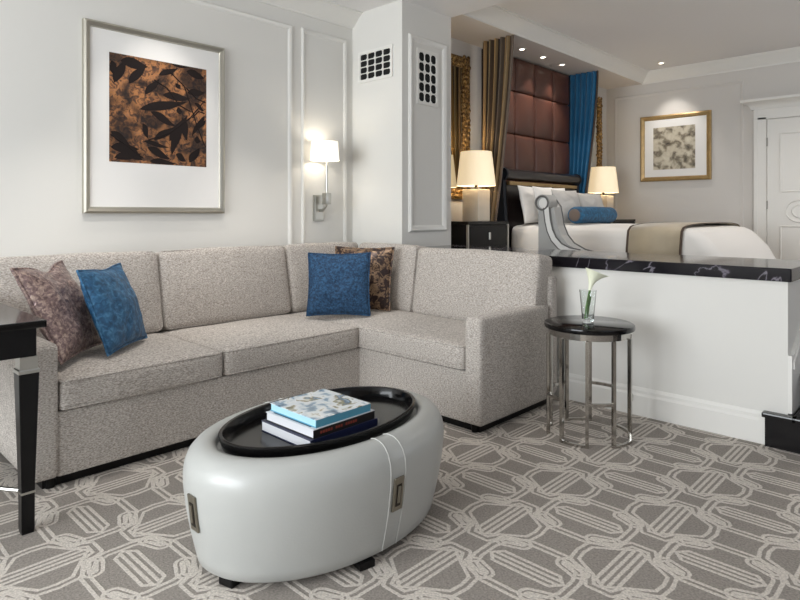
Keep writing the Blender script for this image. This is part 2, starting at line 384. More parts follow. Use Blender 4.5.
def window(name, ax, a0, a1, z0, z1, pos):
    bm = B(); w = .05
    def bb(a, b, c, d): (box(bm, pos-.03, pos+.03, a, b, c, d) if ax == 'x' else box(bm, a, b, pos-.03, pos+.03, c, d))
    bb(a0, a1, z0, z0+w); bb(a0, a1, z1-w, z1); bb(a0, a0+w, z0, z1); bb(a1-w, a1, z0, z1); bb((a0+a1)/2-.025, (a0+a1)/2+.025, z0, z1)
    o = struct(name, bm, 'white')
    return o
window('window_1', 'x', .2, 3.6, .5, 2.7, -3.55); window('window_2', 'y', .2, 3.0, .55, 2.7, -2.65); window('window_3', 'y', 5.1, 7.7, .55, 2.7, -2.65)
struct('ceiling', box(B(), -3.6, 4.26, -2.7, 4.2, CL, 3.3), 'ceil')
struct('ceiling_soffit', box(B(), 4.26, 8.6, 3.38, 4.2, CS, 3.3), 'soffit')
struct('ceiling_bedroom', box(B(), 4.26, 8.6, -2.7, 3.38, CB, 3.3), 'ceil')
# column between the sofa wall and the bedroom, and the half wall
CY = 3.431
struct('wall_column', box(B(), XP, 4.253, CY, YW, 0, CL), 'wall')
bm = B(); box(bm, XP, 4.255, .71, CY-.003, 0, .852); struct('wall_partition', bm, 'wall')
# cornices
def crown(name, axis, a, b, pos, z0, z1, d, mat='white', sgn=-1):
    h = z1-z0
    prof = [(0, 0), (.012, 0), (.016, h*.12), (d*.25, h*.22), (d*.45, h*.42), (d*.62, h*.68), (d*.85, h*.84), (d*.88, h*.9), (d, h*.92), (d, h), (0, h)]
    poly = [(pos+sgn*p, z0+q) for p, q in prof]
    bm = B(); prism(bm, poly, axis, a, b); return struct(name, bm, mat, smooth=True, angle=25)
crown('trim_1', 'x', -3.5, XP, YW, 2.845, CL, .14)
crown('trim_2', 'x', 4.26, XF, 3.38, CS, CB, .13)
crown('trim_3', 'y', -2.6, 3.38, XF, 2.99, CB, .12)
# panel mouldings
struct('trim_4', moulding(B(), 'y', YW, -1.0, 2.955, .35, 2.73), 'wall', smooth=True)
struct('trim_5', moulding(B(), 'y', YW, 3.05, 3.545, .35, 2.735), 'wall', smooth=True)
struct('trim_6', moulding(B(), 'y', CY, 3.69, 4.18, 1.05, 2.70, .055, .022), 'white', smooth=True)
struct('trim_7', moulding(B(), 'x', XF, 2.12, 3.78, .75, 2.86, .04, .012), 'wall2', smooth=True)
# baseboard of the half wall, skirting beside the steps
def base_profile(pos, sgn=-1, h=.165): return [(pos, 0), (pos+sgn*.022, 0), (pos+sgn*.022, h*.72), (pos+sgn*.014, h*.8), (pos+sgn*.014, h*.9), (pos+sgn*.006, h), (pos, h)]
bm = B(); prism(bm, base_profile(XP), 'y', .71, CY); struct('baseboard_partition', bm, 'white')
bm = B(); prism(bm, base_profile(YW), 'x', -3.5, XP); struct('baseboard_left', bm, 'white')
bm = B(); prism(bm, [(XP, .18), (XP, .475), (XP+.05, .475), (4.255, .80), (4.255, .36), (3.86, .36), (3.86, .18)], 'y', .71, .692)
prism(bm, [(XP+.02, .44), (XP+.05, .46), (4.255, .785), (4.255, .75), (XP+.05, .425), (XP+.02, .405)], 'y', .694, .684)
struct('trim_8', bm, 'white')
# steps
bm = B(); box(bm, 3.575, 3.80, -2.6, .70, .02, .152); box(bm, 3.575, 3.612, .70, .805, .0, .152); box(bm, 3.575, 3.8, -2.6, .70, 0, .02)
box(bm, 3.557, 3.81, -2.6, .69, .150, .176, .008); box(bm, 3.557, 3.612, .66, .818, .150, .176, .008)
struct('step_1', bm, 'blackst')
bm = B(); box(bm, 3.81, 4.0, -2.6, .69, .0, .326); box(bm, 3.79, 4.0, -2.6, .688, .326, UP, .008)
struct('step_2', bm, 'blackst')

# door in the far wall
dy1 = 1.86; dy0 = .98; dz1 = 2.34
d = struct('door_1', box(B(), XF-.012, XF+.03, dy0, dy1, UP+.005, dz1), 'white')
bm = B()
moulding(bm, 'x', XF-.012, dy0+.13, dy1-.13, 1.46, 2.17, .018, .012)
moulding(bm, 'x', XF-.012, dy0+.13, dy1-.13, .50, 1.06, .018, .012)
for rr in (.075, .13):
    c = [(XF-.014, 1.27)]
    tube(bm, [(XF-.016, (dy0+dy1)/2+.10+rr*1.15*math.cos(t), 1.235+rr*math.sin(t)) for t in [2*PI*k/36 for k in range(36)]], .008, 6, closed=True)
link('panel_moulding', bm, 'white', d, smooth=True)
for z in (2.07, 1.31, .6): link('hinge', box(B(), XF-.03, XF-.012, dy1-.004, dy1+.012, z-.05, z+.05, .003), 'steel', d)
bm = B(); tube(bm, [(XF-.012, dy0+.12, 1.2), (XF-.06, dy0+.12, 1.2), (XF-.062, dy0+.25, 1.2)], .011); link('door_handle', bm, 'steel', d, smooth=True)
bm = B()
box(bm, XF-.035, XF, dy1+.012, dy1+.13, UP, dz1+.03); box(bm, XF-.035, XF, dy0-.13, dy0-.012, UP, dz1+.03); box(bm, XF-.035, XF, dy0-.13, dy1+.13, dz1+.01, dz1+.14)
box(bm, XF-.045, XF, dy1+.10, dy1+.14, UP, dz1+.14); box(bm, XF-.045, XF, dy0-.14, dy0-.10, UP, dz1+.14)
struct('trim_9', bm, 'white')
prof = [(.045, .13), (.055, .16), (.075, .185), (.11, .205), (.14, .215), (.15, .22), (.15, .25)]
rings = [[(XF-p, dy0-.13-p*.9, dz1+z), (XF-p, dy1+.13+p*.9, dz1+z), (XF-.001, dy1+.13+p*.9, dz1+z), (XF-.001, dy0-.13-p*.9, dz1+z)] for p, z in prof]
bm = B(); loft(bm, rings); struct('trim_10', bm, 'white')

# ---------------------------------------------------------------- marble ledge on the half wall
bm = B(); box(bm, 3.592, 4.30, .69, CY-.002, .853, .922, .006)
tag(link('marble_ledge', bm, 'marble'), 'long black marble ledge with pale veins on top of the white half wall', 'ledge')

# ---------------------------------------------------------------- ventilation grilles on the column
def grille(name, plane, pos, a0, a1, z0, z1, nx, nz, label):
    t = thing(name, label, 'vent grille', (0, 0, 0), 0, 'vent grilles on the column')
    def P(a, z, dd): return (pos-dd, a, z) if plane == 'x' else (a, pos-dd, z)
    def bb(bm, a, b, c, e, d0, d1):
        if plane == 'x': box(bm, pos-d1, pos-d0, a, b, c, e)
        else: box(bm, a, b, pos-d1, pos-d0, c, e)
    bm = B(); m = .022
    bb(bm, a0, a1, z0, z0+m, 0, .012); bb(bm, a0, a1, z1-m, z1, 0, .012); bb(bm, a0, a0+m, z0+m, z1-m, 0, .012); bb(bm, a1-m, a1, z0+m, z1-m, 0, .012)
    link('frame', bm, 'white', t)
    bm = B(); bb(bm, a0+m, a1-m, z0+m, z1-m, .0005, .002); link('backing', bm, 'dark', t)
    bm = B(); iw, ih = (a1-a0-2*m), (z1-z0-2*m); cw, ch = iw/nx, ih/nz; ws = .2
    for i in range(nx+1): c = a0+m+i*cw; bb(bm, max(a0+m, c-cw*.06), min(a1-m, c+cw*.06), z0+m, z1-m, .002, .007)
    for k in range(nz+1): c = z0+m+k*ch; bb(bm, a0+m, a1-m, max(z0+m, c-ch*.06), min(z1-m, c+ch*.06), .002, .0085)
    for i in range(nx+1):
        for k in range(nz+1):
            ca, cz = a0+m+i*cw, z0+m+k*ch; s = .33*min(cw, ch)
            q = [(ca-s, cz), (ca, cz-s), (ca+s, cz), (ca, cz+s)]
            q = [(max(a0+m, min(a1-m, x)), max(z0+m, min(z1-m, y))) for x, y in q]
            prism(bm, q, plane, pos-.010, pos-.002) if plane == 'x' else prism(bm, q, 'y', pos-.010, pos-.002)
    link('lattice', bm, 'white', t)
    return t
grille('vent_grille', 'x', XP, 3.535, 3.955, 2.345, 2.615, 4, 4, 'wide white lattice vent grille on the bright left face of the column')
grille('vent_grille', 'y', CY, 3.79, 4.065, 2.13, 2.60, 3, 5, 'tall narrow white lattice vent grille inside the moulded column panel')

# ---------------------------------------------------------------- framed pictures
def picture(name, label, plane, pos, a0, a1, z0, z1, fw, fd, frm, pa0, pa1, pz0, pz1, printmat):
    t = thing(name, label, 'framed picture', (0, 0, 0))
    def pt(a, z, dd): return (a, pos-dd, z) if plane == 'y' else (pos-dd, a, z)
    bm = B(); prof = [(0, 0), (0, fd*.8), (fw*.3, fd), (fw*.6, fd*.85), (fw*.85, fd*.75), (fw, fd*.45)]
    loops = [[bm.verts.new(pt(a, z, dd)) for a, z in ((a0+o, z0+o), (a1-o, z0+o), (a1-o, z1-o), (a0+o, z1-o))] for o, dd in prof]
    for A, C in zip(loops, loops[1:]):
        for k in range(4): bm.faces.new((A[k], A[(k+1) % 4], C[(k+1) % 4], C[k]))
    bm.faces.new(loops[0]); link('frame', bm, frm, t)
    def slab(bm, a, b, c, e, d0, d1):
        if plane == 'y': box(bm, a, b, pos-d1, pos-d0, c, e)
        else: box(bm, pos-d1, pos-d0, a, b, c, e)
    bm = B(); slab(bm, a0+fw*.5, a1-fw*.5, z0+fw*.5, z1-fw*.5, .002, fd*.5); link('mat_board', bm, 'mat_board', t)
    bm = B(); slab(bm, pa0, pa1, pz0, pz1, fd*.5, fd*.5+.001); pr = link('print', bm, printmat, t)
    return t, pr
t, pr = picture('framed_picture', 'large silver framed leaf print in copper and black above the sofa', 'y', YW, 1.363, 2.332, 1.205, 2.415, .042, .04, 'champ', 1.519, 2.192, 1.536, 2.236, 'copper')
# leaves and twigs of the print, as a thin ink layer
def pn(x, y):       # picture-local sketch units (0..440 across, 0..) -> wall
    top = 20+(x-40)*85/440; bot = 538+(x-40)*24/440
    return (1.519+(x-40)/440*.673, 2.236-(y-top)/(bot-top)*.70)
bm = B(); yk = YW-.0222
def leaf(x0, y0, x1, y1, w):
    a, b = Vector(pn(x0, y0)), Vector(pn(x1, y1)); d = b-a; nrm = Vector((-d.y, d.x)).normalized(); w = w*.673/440
    P = []
    for k in range(11):
        s = k/10; P.append(a+d*s+nrm*(w/2*math.sin(PI*s**.8)+.004*math.sin(s*PI*2)))
    for k in range(9, 0, -1):
        s = k/10; P.append(a+d*s-nrm*(w/2*math.sin(PI*s**.8)-.004*math.sin(s*PI*2)))
    P = [(min(2.19, max(1.521, p.x)), min(2.234, max(1.538, p.y))) for p in P]
    bm.faces.new([bm.verts.new((p[0], yk-random.random()*.0006, p[1])) for p in P])
for L in [(165, 290, 385, 255, 40), (215, 300, 330, 370, 34), (350, 350, 310, 510, 40), (230, 435, 330, 370, 32), (180, 355, 205, 430, 26), (120, 170, 195, 75, 36), (190, 220, 255, 145, 30), (268, 222, 400, 240, 36), (385, 212, 472, 212, 34), (300, 440, 385, 320, 40), (45, 395, 130, 465, 34), (45, 470, 165, 478, 44), (60, 165, 105, 55, 40), (85, 60, 205, 90, 46), (200, 470, 305, 525, 34), (380, 110, 472, 145, 36), (60, 520, 175, 500, 36), (470, 320, 405, 420, 26), (210, 535, 330, 545, 30), (395, 540, 445, 470, 36), (300, 70, 390, 90, 26), (250, 130, 340, 95, 26), (330, 185, 352, 175, 28), (332, 295, 362, 300, 30), (420, 430, 450, 440, 32), (50, 60, 60, 130, 30), (420, 260, 470, 300, 20), (360, 330, 385, 440, 36), (100, 470, 180, 530, 44), (180, 440, 300, 470, 20), (330, 500, 380, 535, 30), (440, 380, 476, 340, 20)]: leaf(*L)
for P in [[(290, 100), (370, 180), (400, 270), (430, 360), (470, 460)], [(205, 435), (300, 400), (400, 330), (470, 250)], [(230, 150), (290, 190), (345, 270), (400, 300)], [(45, 410), (110, 460), (180, 520)], [(380, 190), (430, 240), (475, 260)], [(410, 330), (440, 300), (470, 310)]]:
    tube(bm, [(pn(*q)[0], yk+.0008, pn(*q)[1]) for q in P], .0045, 6)
link('leaf_motif', bm, 'ink', pr)
t, pr = picture('framed_picture', 'small gold framed abstract print on the far bedroom wall', 'x', XF, 2.49, 3.40, 1.645, 2.535, .06, .035, 'goldfr', 2.685, 3.225, 1.80, 2.37, 'sketch')

# ---------------------------------------------------------------- downlights
def downlight(x, y, z, label, power=None, spot=None, group=None, r=.038, aim=None):
    t = thing('ceiling_downlight', label, 'ceiling light', (x, y, z), 0, 'ceiling downlights')
    bm = B(); lathe(bm, [(r*.72, 0), (r*.75, -.007), (r*1.15, -.007), (r*1.25, -.002), (r*1.25, 0)], 28, cap0=False, cap1=False); link('trim_ring', bm, 'white', t, smooth=True)
    bm = B(); lathe(bm, [(r*.72, -.0015), (r*.7, -.003)], 24); link('lens', bm, 'bulb', t)
    if power:
        d = bpy.data.lights.new('spot', 'SPOT'); d.energy = power; d.spot_size = math.radians(spot or 70); d.spot_blend = .8; d.color = (1, .95, .89); d.shadow_soft_size = .02
        o = bpy.data.objects.new('lamp_beam', d); COL.objects.link(o); o.parent = t; o.location = (0, 0, -.02)
        if aim: o.rotation_euler = (Vector(aim)-Vector((x, y, z))).to_track_quat('-Z', 'Y').to_euler()
    return t
downlight(5.707, 3.612, CS, 'ceiling downlight nearest the striped curtain in the bed canopy', 28, 80)
downlight(6.164, 3.622, CS, 'middle of the three downlights in the bed canopy ceiling', 28, 80)
downlight(6.631, 3.639, CS, 'ceiling downlight nearest the blue curtain in the bed canopy', 28, 80)
downlight(7.95, 2.96, CB, 'ceiling downlight above the gold framed picture on the far wall', 26, 65, aim=(8.38, 2.94, 2.0))
# out of frame: the leaf print's downlight, then lamps added to fill the rooms
downlight(1.85, 3.52, CL, 'ceiling downlight above the large leaf print', 34, 62, aim=(1.85, 4.04, .85))
downlight(2.3, 2.95, CL, 'added unseen downlight brightening the sofa corner', 78, 52, aim=(2.6, 3.66, .5))  # this and the next two are added to brighten the sofa cushions
downlight(1.1, 2.95, CL, 'added unseen downlight brightening the left end of the sofa', 74, 52, aim=(1.25, 3.66, .5))
downlight(2.35, 2.45, CL, 'added unseen downlight brightening the right end of the sofa', 40, 60, aim=(3.15, 2.5, .5))
downlight(1.6, 1.6, CL, 'added unseen fill downlight above the oval ottoman', 12, 140)  # added overhead fill for the upward faces
downlight(6.5, .8, CB, 'added unseen downlight brightening the bed and bedroom ceiling', 110, 150)  # added lamp, bounces off the bed onto the ceiling
downlight(4.5, 2.55, CB, 'added unseen downlight above the chaise brightening the near side of the bed', 56, 84, aim=(5.4, 2.4, 1.0))  # added lamp, hidden behind the ceiling edge, lights the duvet side

# ---------------------------------------------------------------- sectional sofa
sf = thing('sectional_sofa', 'grey beige tweed L shaped sectional sofa along the left wall and half wall', 'sofa', (0, 0, 0))
X0, Y0, XR, YR = .775, 2.895, 2.65, 1.935     # arm outer side, left-run front, right-run front, right arm outer side
XB, YB = 3.49, 3.86                          # backs
link('base', box(B(), X0+.105, XB-.01, Y0+.012, YB-.01, .05, .335, .012), 'sofa', sf)
link('base', box(B(), XR+.012, XB-.01, YR+.1, Y0+.05, .05, .335, .012), 'sofa', sf)
link('toe_kick', box(box(B(), X0+.06, XB-.06, Y0+.06, YB-.06, .0, .055), XR+.06, XB-.06, YR+.05, Y0+.1, 0, .055), 'black', sf)
def arm(name, M, L, wd=.112, h=.635):
    bm = soft_box(wd, L, h-.05, .022, (.004, .0, .004), 10, M=M @ Matrix.Translation((0, L/2, .05+(h-.05)/2)))
    return link(name, bm, 'sofa', sf, smooth=True, angle=80)
arm('armrest', Matrix.Translation((X0+.056, Y0, 0)), YB-Y0-.02)
arm('armrest', Matrix.Translation((XR, YR+.056, 0)) @ Matrix.Rotation(-PI/2, 4, 'Z'), XB-XR-.12)
def piping(pts, parent, r=.005):
    bm = B(); tube(bm, pts, r, 6, closed=True); return link('piping', bm, 'sofa', parent, smooth=True)
def seat(x0, x1, y0, y1, z0=.335, z1=.475, seed=0, crown=.022):
    bm = soft_box(x1-x0, y1-y0, z1-z0, .03, (.004, .006, crown), 14, .006, seed, Matrix.Translation(((x0+x1)/2, (y0+y1)/2, (z0+z1)/2)))
    o = link('seat_cushion', bm, 'sofa', sf, smooth=True, angle=80)
    for z in (z0+.012, z1-.008):
        q = .004; piping(rrect(x0+q, x1-q, y0+q, y1-q, .03, z, 4), o, .0045)
    return o
seat(X0+.114, 1.678, Y0-.01, 3.68, seed=1); seat(1.684, XR-.006, Y0-.01, 3.68, seed=2)
seat(XR-.004, 3.36, YR+.115, 3.68, seed=3)
def back(cx, cy, w, ang, zb=.465, h=.50, t=.21, lean=11, seed=0):
    M = Matrix.Translation((cx, cy, zb)) @ Matrix.Rotation(math.radians(ang), 4, 'Z') @ Matrix.Rotation(math.radians(-lean), 4, 'X') @ Matrix.Translation((0, 0, h/2))
    bm = soft_box(w, t, h, .036, (.004, .024, .010), 14, .006, seed, M)
    o = link('back_cushion', bm, 'sofa', sf, smooth=True, angle=80)
    P = [M @ Vector((a, -t/2+.014, b)) for a, b, _ in rrect(-w/2+.008, w/2-.008, -h/2+.008, h/2-.008, .03, 0, 4)]
    piping(P, o, .0045)
    return o
yb = 3.70
back((.785+1.690)/2, yb, .90, 0, seed=1); back((1.694+2.645)/2, yb, .945, 0, seed=2); back((2.65+3.38)/2, yb, .72, 0, seed=3)
xb = 3.315
back(xb, (2.985+3.62)/2, .63, -90, seed=4, lean=9, t=.19); back(xb, (1.96+2.978)/2, 1.012, -90, seed=5, lean=9, t=.19, h=.485)
bm = soft_box(XB-X0, .10, .77, .04, (0, 0, 0), 8, M=Matrix.Translation(((XB+X0)/2, YB-.05, .05+.385)))
link('back_frame', bm, 'sofa', sf, smooth=True, angle=80)
bm = soft_box(.11, YB-YR, .77, .04, (0, 0, .0), 8, M=Matrix.Translation((XB-.055, (YB+YR)/2, .05+.385)))
link('back_frame', bm, 'sofa', sf, smooth=True, angle=80)
for x, y in ((X0+.09, Y0+.06), (XR+.06, YR+.08), (XB-.08, YR+.08), (X0+.09, YB-.09)):
    link('foot', lathe(B(), [(.02, 0), (.026, .05)], 16, x, y), 'black', sf)

# throw pillows
def throw(label, mat, w, t, loc, ang, lean, seed, chop=0, wr=.012, h=None):
    h = h or w
    o = link('throw_pillow', pillow(w, h, t, seed, wr, chop), mat, None, smooth=True, angle=180)
    tag(o, label, 'pillow', 'throw pillows on the sofa')
    bm = B(); tube(bm, pillow_edge(w, h, 30, chop), .006, 6, closed=True); link('piping', bm, mat, o, smooth=True)
    place(o, loc, ang, lean); return o
SZ = .502
throw('shiny bronze brown pillow at the left arm of the sofa', 'brownsat', .46, .15, (1.095, 3.21, SZ+.012), 47, 27, 1, .16, .02, .49)
throw('bright blue velvet pillow leaning beside the bronze pillow on the left', 'bluesat', .44, .15, (1.315, 3.22, SZ+.008), 43, 20, 2, .05, .012)
throw('dark blue chenille pillow in the sofa corner in front of a brown one', 'blue', .43, .13, (2.70, 3.16, SZ+.006), -45, 12, 3)
throw('brown damask pillow in the sofa corner behind the dark blue one', 'browndam', .46, .13, (2.985, 3.26, SZ+.006), -62, 14, 4)

# ---------------------------------------------------------------- oval ottoman with tray and books
OX, OY = 1.50, 1.835
ot = thing('oval_ottoman', 'oval pearl white leather ottoman with pewter handles on the carpet', 'ottoman', (OX, OY, 0))
A_, B_ = .548, .386
bm = B(); prof = [(-.12, .022), (-.06, .024), (-.046, .035), (-.038, .07), (-.022, .14), (-.009, .21), (-.001, .28), (.0, .32), (-.004, .35), (-.015, .378), (-.033, .398), (-.058, .410), (-.085, .412), (-.104, .406), (-.112, .395), (-.113, .384), (-.13, .383)]
loft(bm, [ell(A_+o, B_+o, z, 96) for o, z in prof]); link('body', bm, 'leather', ot, smooth=True, angle=60)
def on_side(th, z, off=0):
    o = 0
    for (o0, z0), (o1, z1) in zip(prof, prof[1:]):
        if z0 <= z <= z1: o = o0+(o1-o0)*(z-z0)/(z1-z0)
    a, b = A_+o, B_+o; n = Vector((math.cos(th)/a, math.sin(th)/b, 0)).normalized()
    return Vector((a*math.cos(th), b*math.sin(th), z))+n*off, n
for deg in (180, 271, 0, 91):
    th = math.radians(deg)
    if deg in (271, 91):
        for sgn in (-1, 1):
            bm = B(); pts = [on_side(th+sgn*.068, z, .0015)[0] for z in (.035, .07, .14, .2, .26, .31, .345, .375, .397)]+[Vector(((A_+o)*math.cos(th+sgn*.068), (B_+o)*math.sin(th+sgn*.068), z+.0015)) for o, z in ((-.045, .405), (-.06, .410), (-.085, .412), (-.104, .406))]
            tube(bm, pts, .0019, 6); link('seam', bm, 'stitch', ot, smooth=True)
    p, n = on_side(th, .235, 0.0015); tg = Vector((-n.y, n.x, 0)); n = (n+Vector((0, 0, -.12))).normalized()
    M = Matrix((tg, n, tg.cross(n))).transposed().to_4x4(); M.translation = p
    bm = B(); box(bm, -.024, .024, -.002, .005, -.06, .06, .003); bmesh.ops.transform(bm, matrix=M, verts=bm.verts[:]); hd = link('handle_plate', bm, 'pewter', ot)
    bm = B(); box(bm, -.012, .012, .004, .0065, -.036, .042); bmesh.ops.transform(bm, matrix=M, verts=bm.verts[:]); link('recess', bm, 'pewterd', hd)
    bm = B(); box(bm, -.006, .006, .005, .010, -.03, .03, .002); bmesh.ops.transform(bm, matrix=M, verts=bm.verts[:]); link('pull', bm, 'pewter', hd)
for deg in (193, 259, 13, 79):
    th = math.radians(deg); x, y = (A_-.085)*math.cos(th), (B_-.065)*math.sin(th)
    bm = B(); t_ = bmesh.new(); box(t_, -.026, .026, -.03, .03, 0, .026, .004); merge(bm, t_, Matrix.Translation((x, y, 0)) @ Matrix.Rotation(th, 4, 'Z')); link('leg', bm, 'black', ot)
TZ = .384
bm = B(); ta, tb = .428, .265
loft(bm, [ell(ta-.03, tb-.03, 0, 96), ell(ta-.01, tb-.01, .002, 96), ell(ta, tb, .03, 96), ell(ta+.003, tb+.003, .044, 96), ell(ta, tb, .047, 96), ell(ta-.011, tb-.011, .047, 96), ell(ta-.014, tb-.014, .043, 96), ell(ta-.022, tb-.022, .008, 96), ell(ta-.035, tb-.035, .006, 96)])
o = link('serving_tray', bm, 'traybl', None, smooth=True, angle=50); o.location = (OX, OY, TZ); tag(o, 'oval black lacquer tray resting on the white ottoman', 'tray')
def book(name, label, x0, x1, y0, y1, z0, z1, cov, top=None, rz=0, pages='page'):
    cx, cy = (x0+x1)/2, (y0+y1)/2; w, h, t = (x1-x0)/2, (y1-y0)/2, z1-z0
    b = thing(name, label, 'book', (cx, cy, z0), rz, 'books on the tray')
    k = .0025
    bm = B(); box(bm, -w, w, -h, h, 0, k); link('back_cover', bm, cov, b)
    bm = B(); box(bm, -w, w, -h, -h+k, k, t-k); sp = link('spine', bm, cov, b)
    bm = B(); box(bm, -w+.003, w-.003, -h+k, h-.003, k, t-k); link('pages', bm, pages, b)
    bm = B(); box(bm, -w, w, -h, h, t-k, t); fc = link('front_cover', bm, top or cov, b)
    return b, sp, fc, w, h, t
bz = TZ+.0062
b, sp, fc, w, h, t = book('book', 'navy spined book at the bottom of the pile on the tray', 1.283, 1.600, 1.646, 1.945, bz, bz+.038, 'navyc')
b, sp, fc, w, h, t = book('book', 'black spined book with red lettering in the middle of the pile', 1.296, 1.588, 1.650, 1.932, bz+.0385, bz+.0705, 'blackc', 'page', .01)
bm = B()
for i in range(15):
    x = -w*.8+i*w*1.2/15; 
    if i in (5, 9): continue
    box(bm, x, x+.0085, -h-.0005, -h+.0005, t*.35, t*.65)
link('spine_lettering', bm, 'redt', sp)
bm = B()
box(bm, -w+.01, -w+.05, -h+.03, h-.03, t, t+.0003); link('cover_band', bm, 'navyc', fc)

b, sp, fc, w, h, t = book('book', 'pale blue book with a photo cover on top of the pile', 1.313, 1.572, 1.655, 1.930, bz+.071, bz+.0995, 'teals', 'cover', 0, 'tealc')

# ---------------------------------------------------------------- round side table with vase
TX, TY = 3.11, 1.545
st = thing('side_table', 'round black topped side table with a chrome fretwork base by the half wall', 'side table', (TX, TY, 0))
R = .232
link('tabletop', lathe(B(), [(R-.012, .578), (R+.004, .582), (R+.006, .592), (R+.004, .605), (R-.004, .609)], 56), 'blackgl', st, smooth=True, angle=50)
link('apron_ring', lathe(B(), [(R-.03, .545), (R-.018, .545), (R-.018, .577), (R-.03, .577)], 48), 'chrome', st)
NU = 10; rr = R-.012; ph0 = math.atan2(-.691, -.723)+math.radians(-19.5)
def bar_arc(a0, a1, z0, z1, n=10, th=.0075):
    bm = B(); rings = []
    for k in range(n+1):
        a = a0+(a1-a0)*k/n; c, s_ = math.cos(a), math.sin(a)
        rings.append([((rr-th)*c, (rr-th)*s_, z0), ((rr+th)*c, (rr+th)*s_, z0), ((rr+th)*c, (rr+th)*s_, z1), ((rr-th)*c, (rr-th)*s_, z1)])
    loft(bm, rings); link('stretcher', bm, 'chrome', st)
for k in range(NU):
    a = ph0+2*PI*k/NU; c = 2*PI/NU; g = .034
    t_ = bmesh.new(); box(t_, -.0085, .0085, -.0085, .0085, 0, .546)
    bm = B(); merge(bm, t_, Matrix.Rotation(a, 4, 'Z') @ Matrix.Translation((rr, 0, 0))); link('leg', bm, 'chrome', st)
    if k % 2 == 0: bar_arc(a+g, a+c-g, .215, .231)
    else: bar_arc(a+g, a+c-g, 0, .014)
vz = .610
vs_ = thing('glass_vase', 'clear tapered glass vase on the round side table', 'vase', (TX-.01, TY-.0, vz))
bm = B(); lathe(bm, [(.030, 0), (.031, .012), (.034, .05), (.0455, .175), (.043, .175), (.031, .05), (.027, .018)], 32); link('glass_body', bm, 'glass', vs_, smooth=True, angle=50)
lil = thing('calla_lily', 'single white calla lily standing in the glass vase', 'flower', (TX-.01, TY, vz+.02))
rt = Vector((math.sin(YAW), -math.cos(YAW), 0))
pts = [rt*(-.014), rt*(-.008)+Vector((0, 0, .06)), rt*.003+Vector((0, 0, .12)), rt*.013+Vector((0, 0, .165))]
bm = B(); tube(bm, pts, [.006, .0065, .006, .007], 8); tube(bm, [rt*-.01+Vector((.008, .0, .002)), rt*-.002+Vector((.012, 0, .06)), rt*.01+Vector((.01, 0, .12))], .006, 8); link('stem', bm, 'stem', lil, smooth=True)
bm = B(); rings = []
n_ = 24
for j in range(9):
    s_ = j/8; ring = []
    base = Vector(rt*(.010+.022*s_)+Vector((0, 0, .155+.105*s_)))
    for k in range(n_):
        a = 2*PI*k/n_; r_ = .008+.036*s_**1.7
        tipw = math.exp(-((a-.0 if a < PI else a-2*PI)/.5)**2)
        e = rt*math.cos(a)*r_*(1+.9*tipw*s_**2)+Vector((math.cos(YAW), math.sin(YAW), 0))*math.sin(a)*r_
        ring.append(tuple(base+e+Vector((0, 0, (.018*math.cos(a+PI)*s_**1.5)-.012*tipw*s_**3))))
    rings.append(ring)
loft(bm, rings, True, False); link('petal', bm, 'petal', lil, smooth=True)
bm = B(); tube(bm, [rt*.013+Vector((0, 0, .165)), rt*.028+Vector((0, 0, .245))], [.004, .003], 8); link('spadix', bm, 'spadix', lil, smooth=True)

# ---------------------------------------------------------------- black desk at the left edge
dk = thing('console_desk', 'black lacquered desk with silver capped legs at the left edge', 'desk', (0, 0, 0))
DX1, DY0, DX0, DY1 = .738, 2.55, -.10, 3.75
link('tabletop', box(B(), DX0, DX1, DY0, DY1, .772, .80, .006), 'blackgl', dk)
link('apron', box(B(), DX0+.03, DX1-.028, DY0+.028, DY1-.03, .665, .772, .003), 'black', dk)
def desk_leg(x, y):
    bm = B(); loft(bm, [rrect(x-w_, x+w_, y-w_, y+w_, .002, z, 1) for w_, z in ((.022, .012), (.0225, .16), (.034, .60), (.034, .603))]); lg = link('leg', bm, 'black', dk)
    link('capital', box(box(B(), x-.036, x+.036, y-.036, y+.036, .603, .618, .003), x-.03, x+.03, y-.03, y+.03, .618, .665), 'silver', lg)
    link('leg_ring', box(B(), x-.0245, x+.0245, y-.0245, y+.0245, .150, .158), 'silver', lg)
    link('foot', box(B(), x-.02, x+.02, y-.02, y+.02, 0, .012), 'black', lg)
lx0, lx1, ly0, ly1 = DX0+.06, .683, 2.603, DY1-.06
for x in (lx0, lx1):
    for y in (ly0, ly1): desk_leg(x, y)
bm = B(); mx, my = (lx0+lx1)/2, (ly0+ly1)/2
for sx in (-1, 1):
    P = []
    for k in range(17):
        s_ = -1+k/8; P.append((mx+sx*(lx1-lx0)/2*(1-.55*(1-s_*s_)) - sx*.0, my+s_*(ly1-ly0)/2, .155))
    tube(bm, P, .009, 8)
tube(bm, [(mx-(lx1-lx0)/2*.45, my, .155), (mx+(lx1-lx0)/2*.45, my, .155)], .009, 8)
link('stretcher', bm, 'silver', dk, smooth=True)

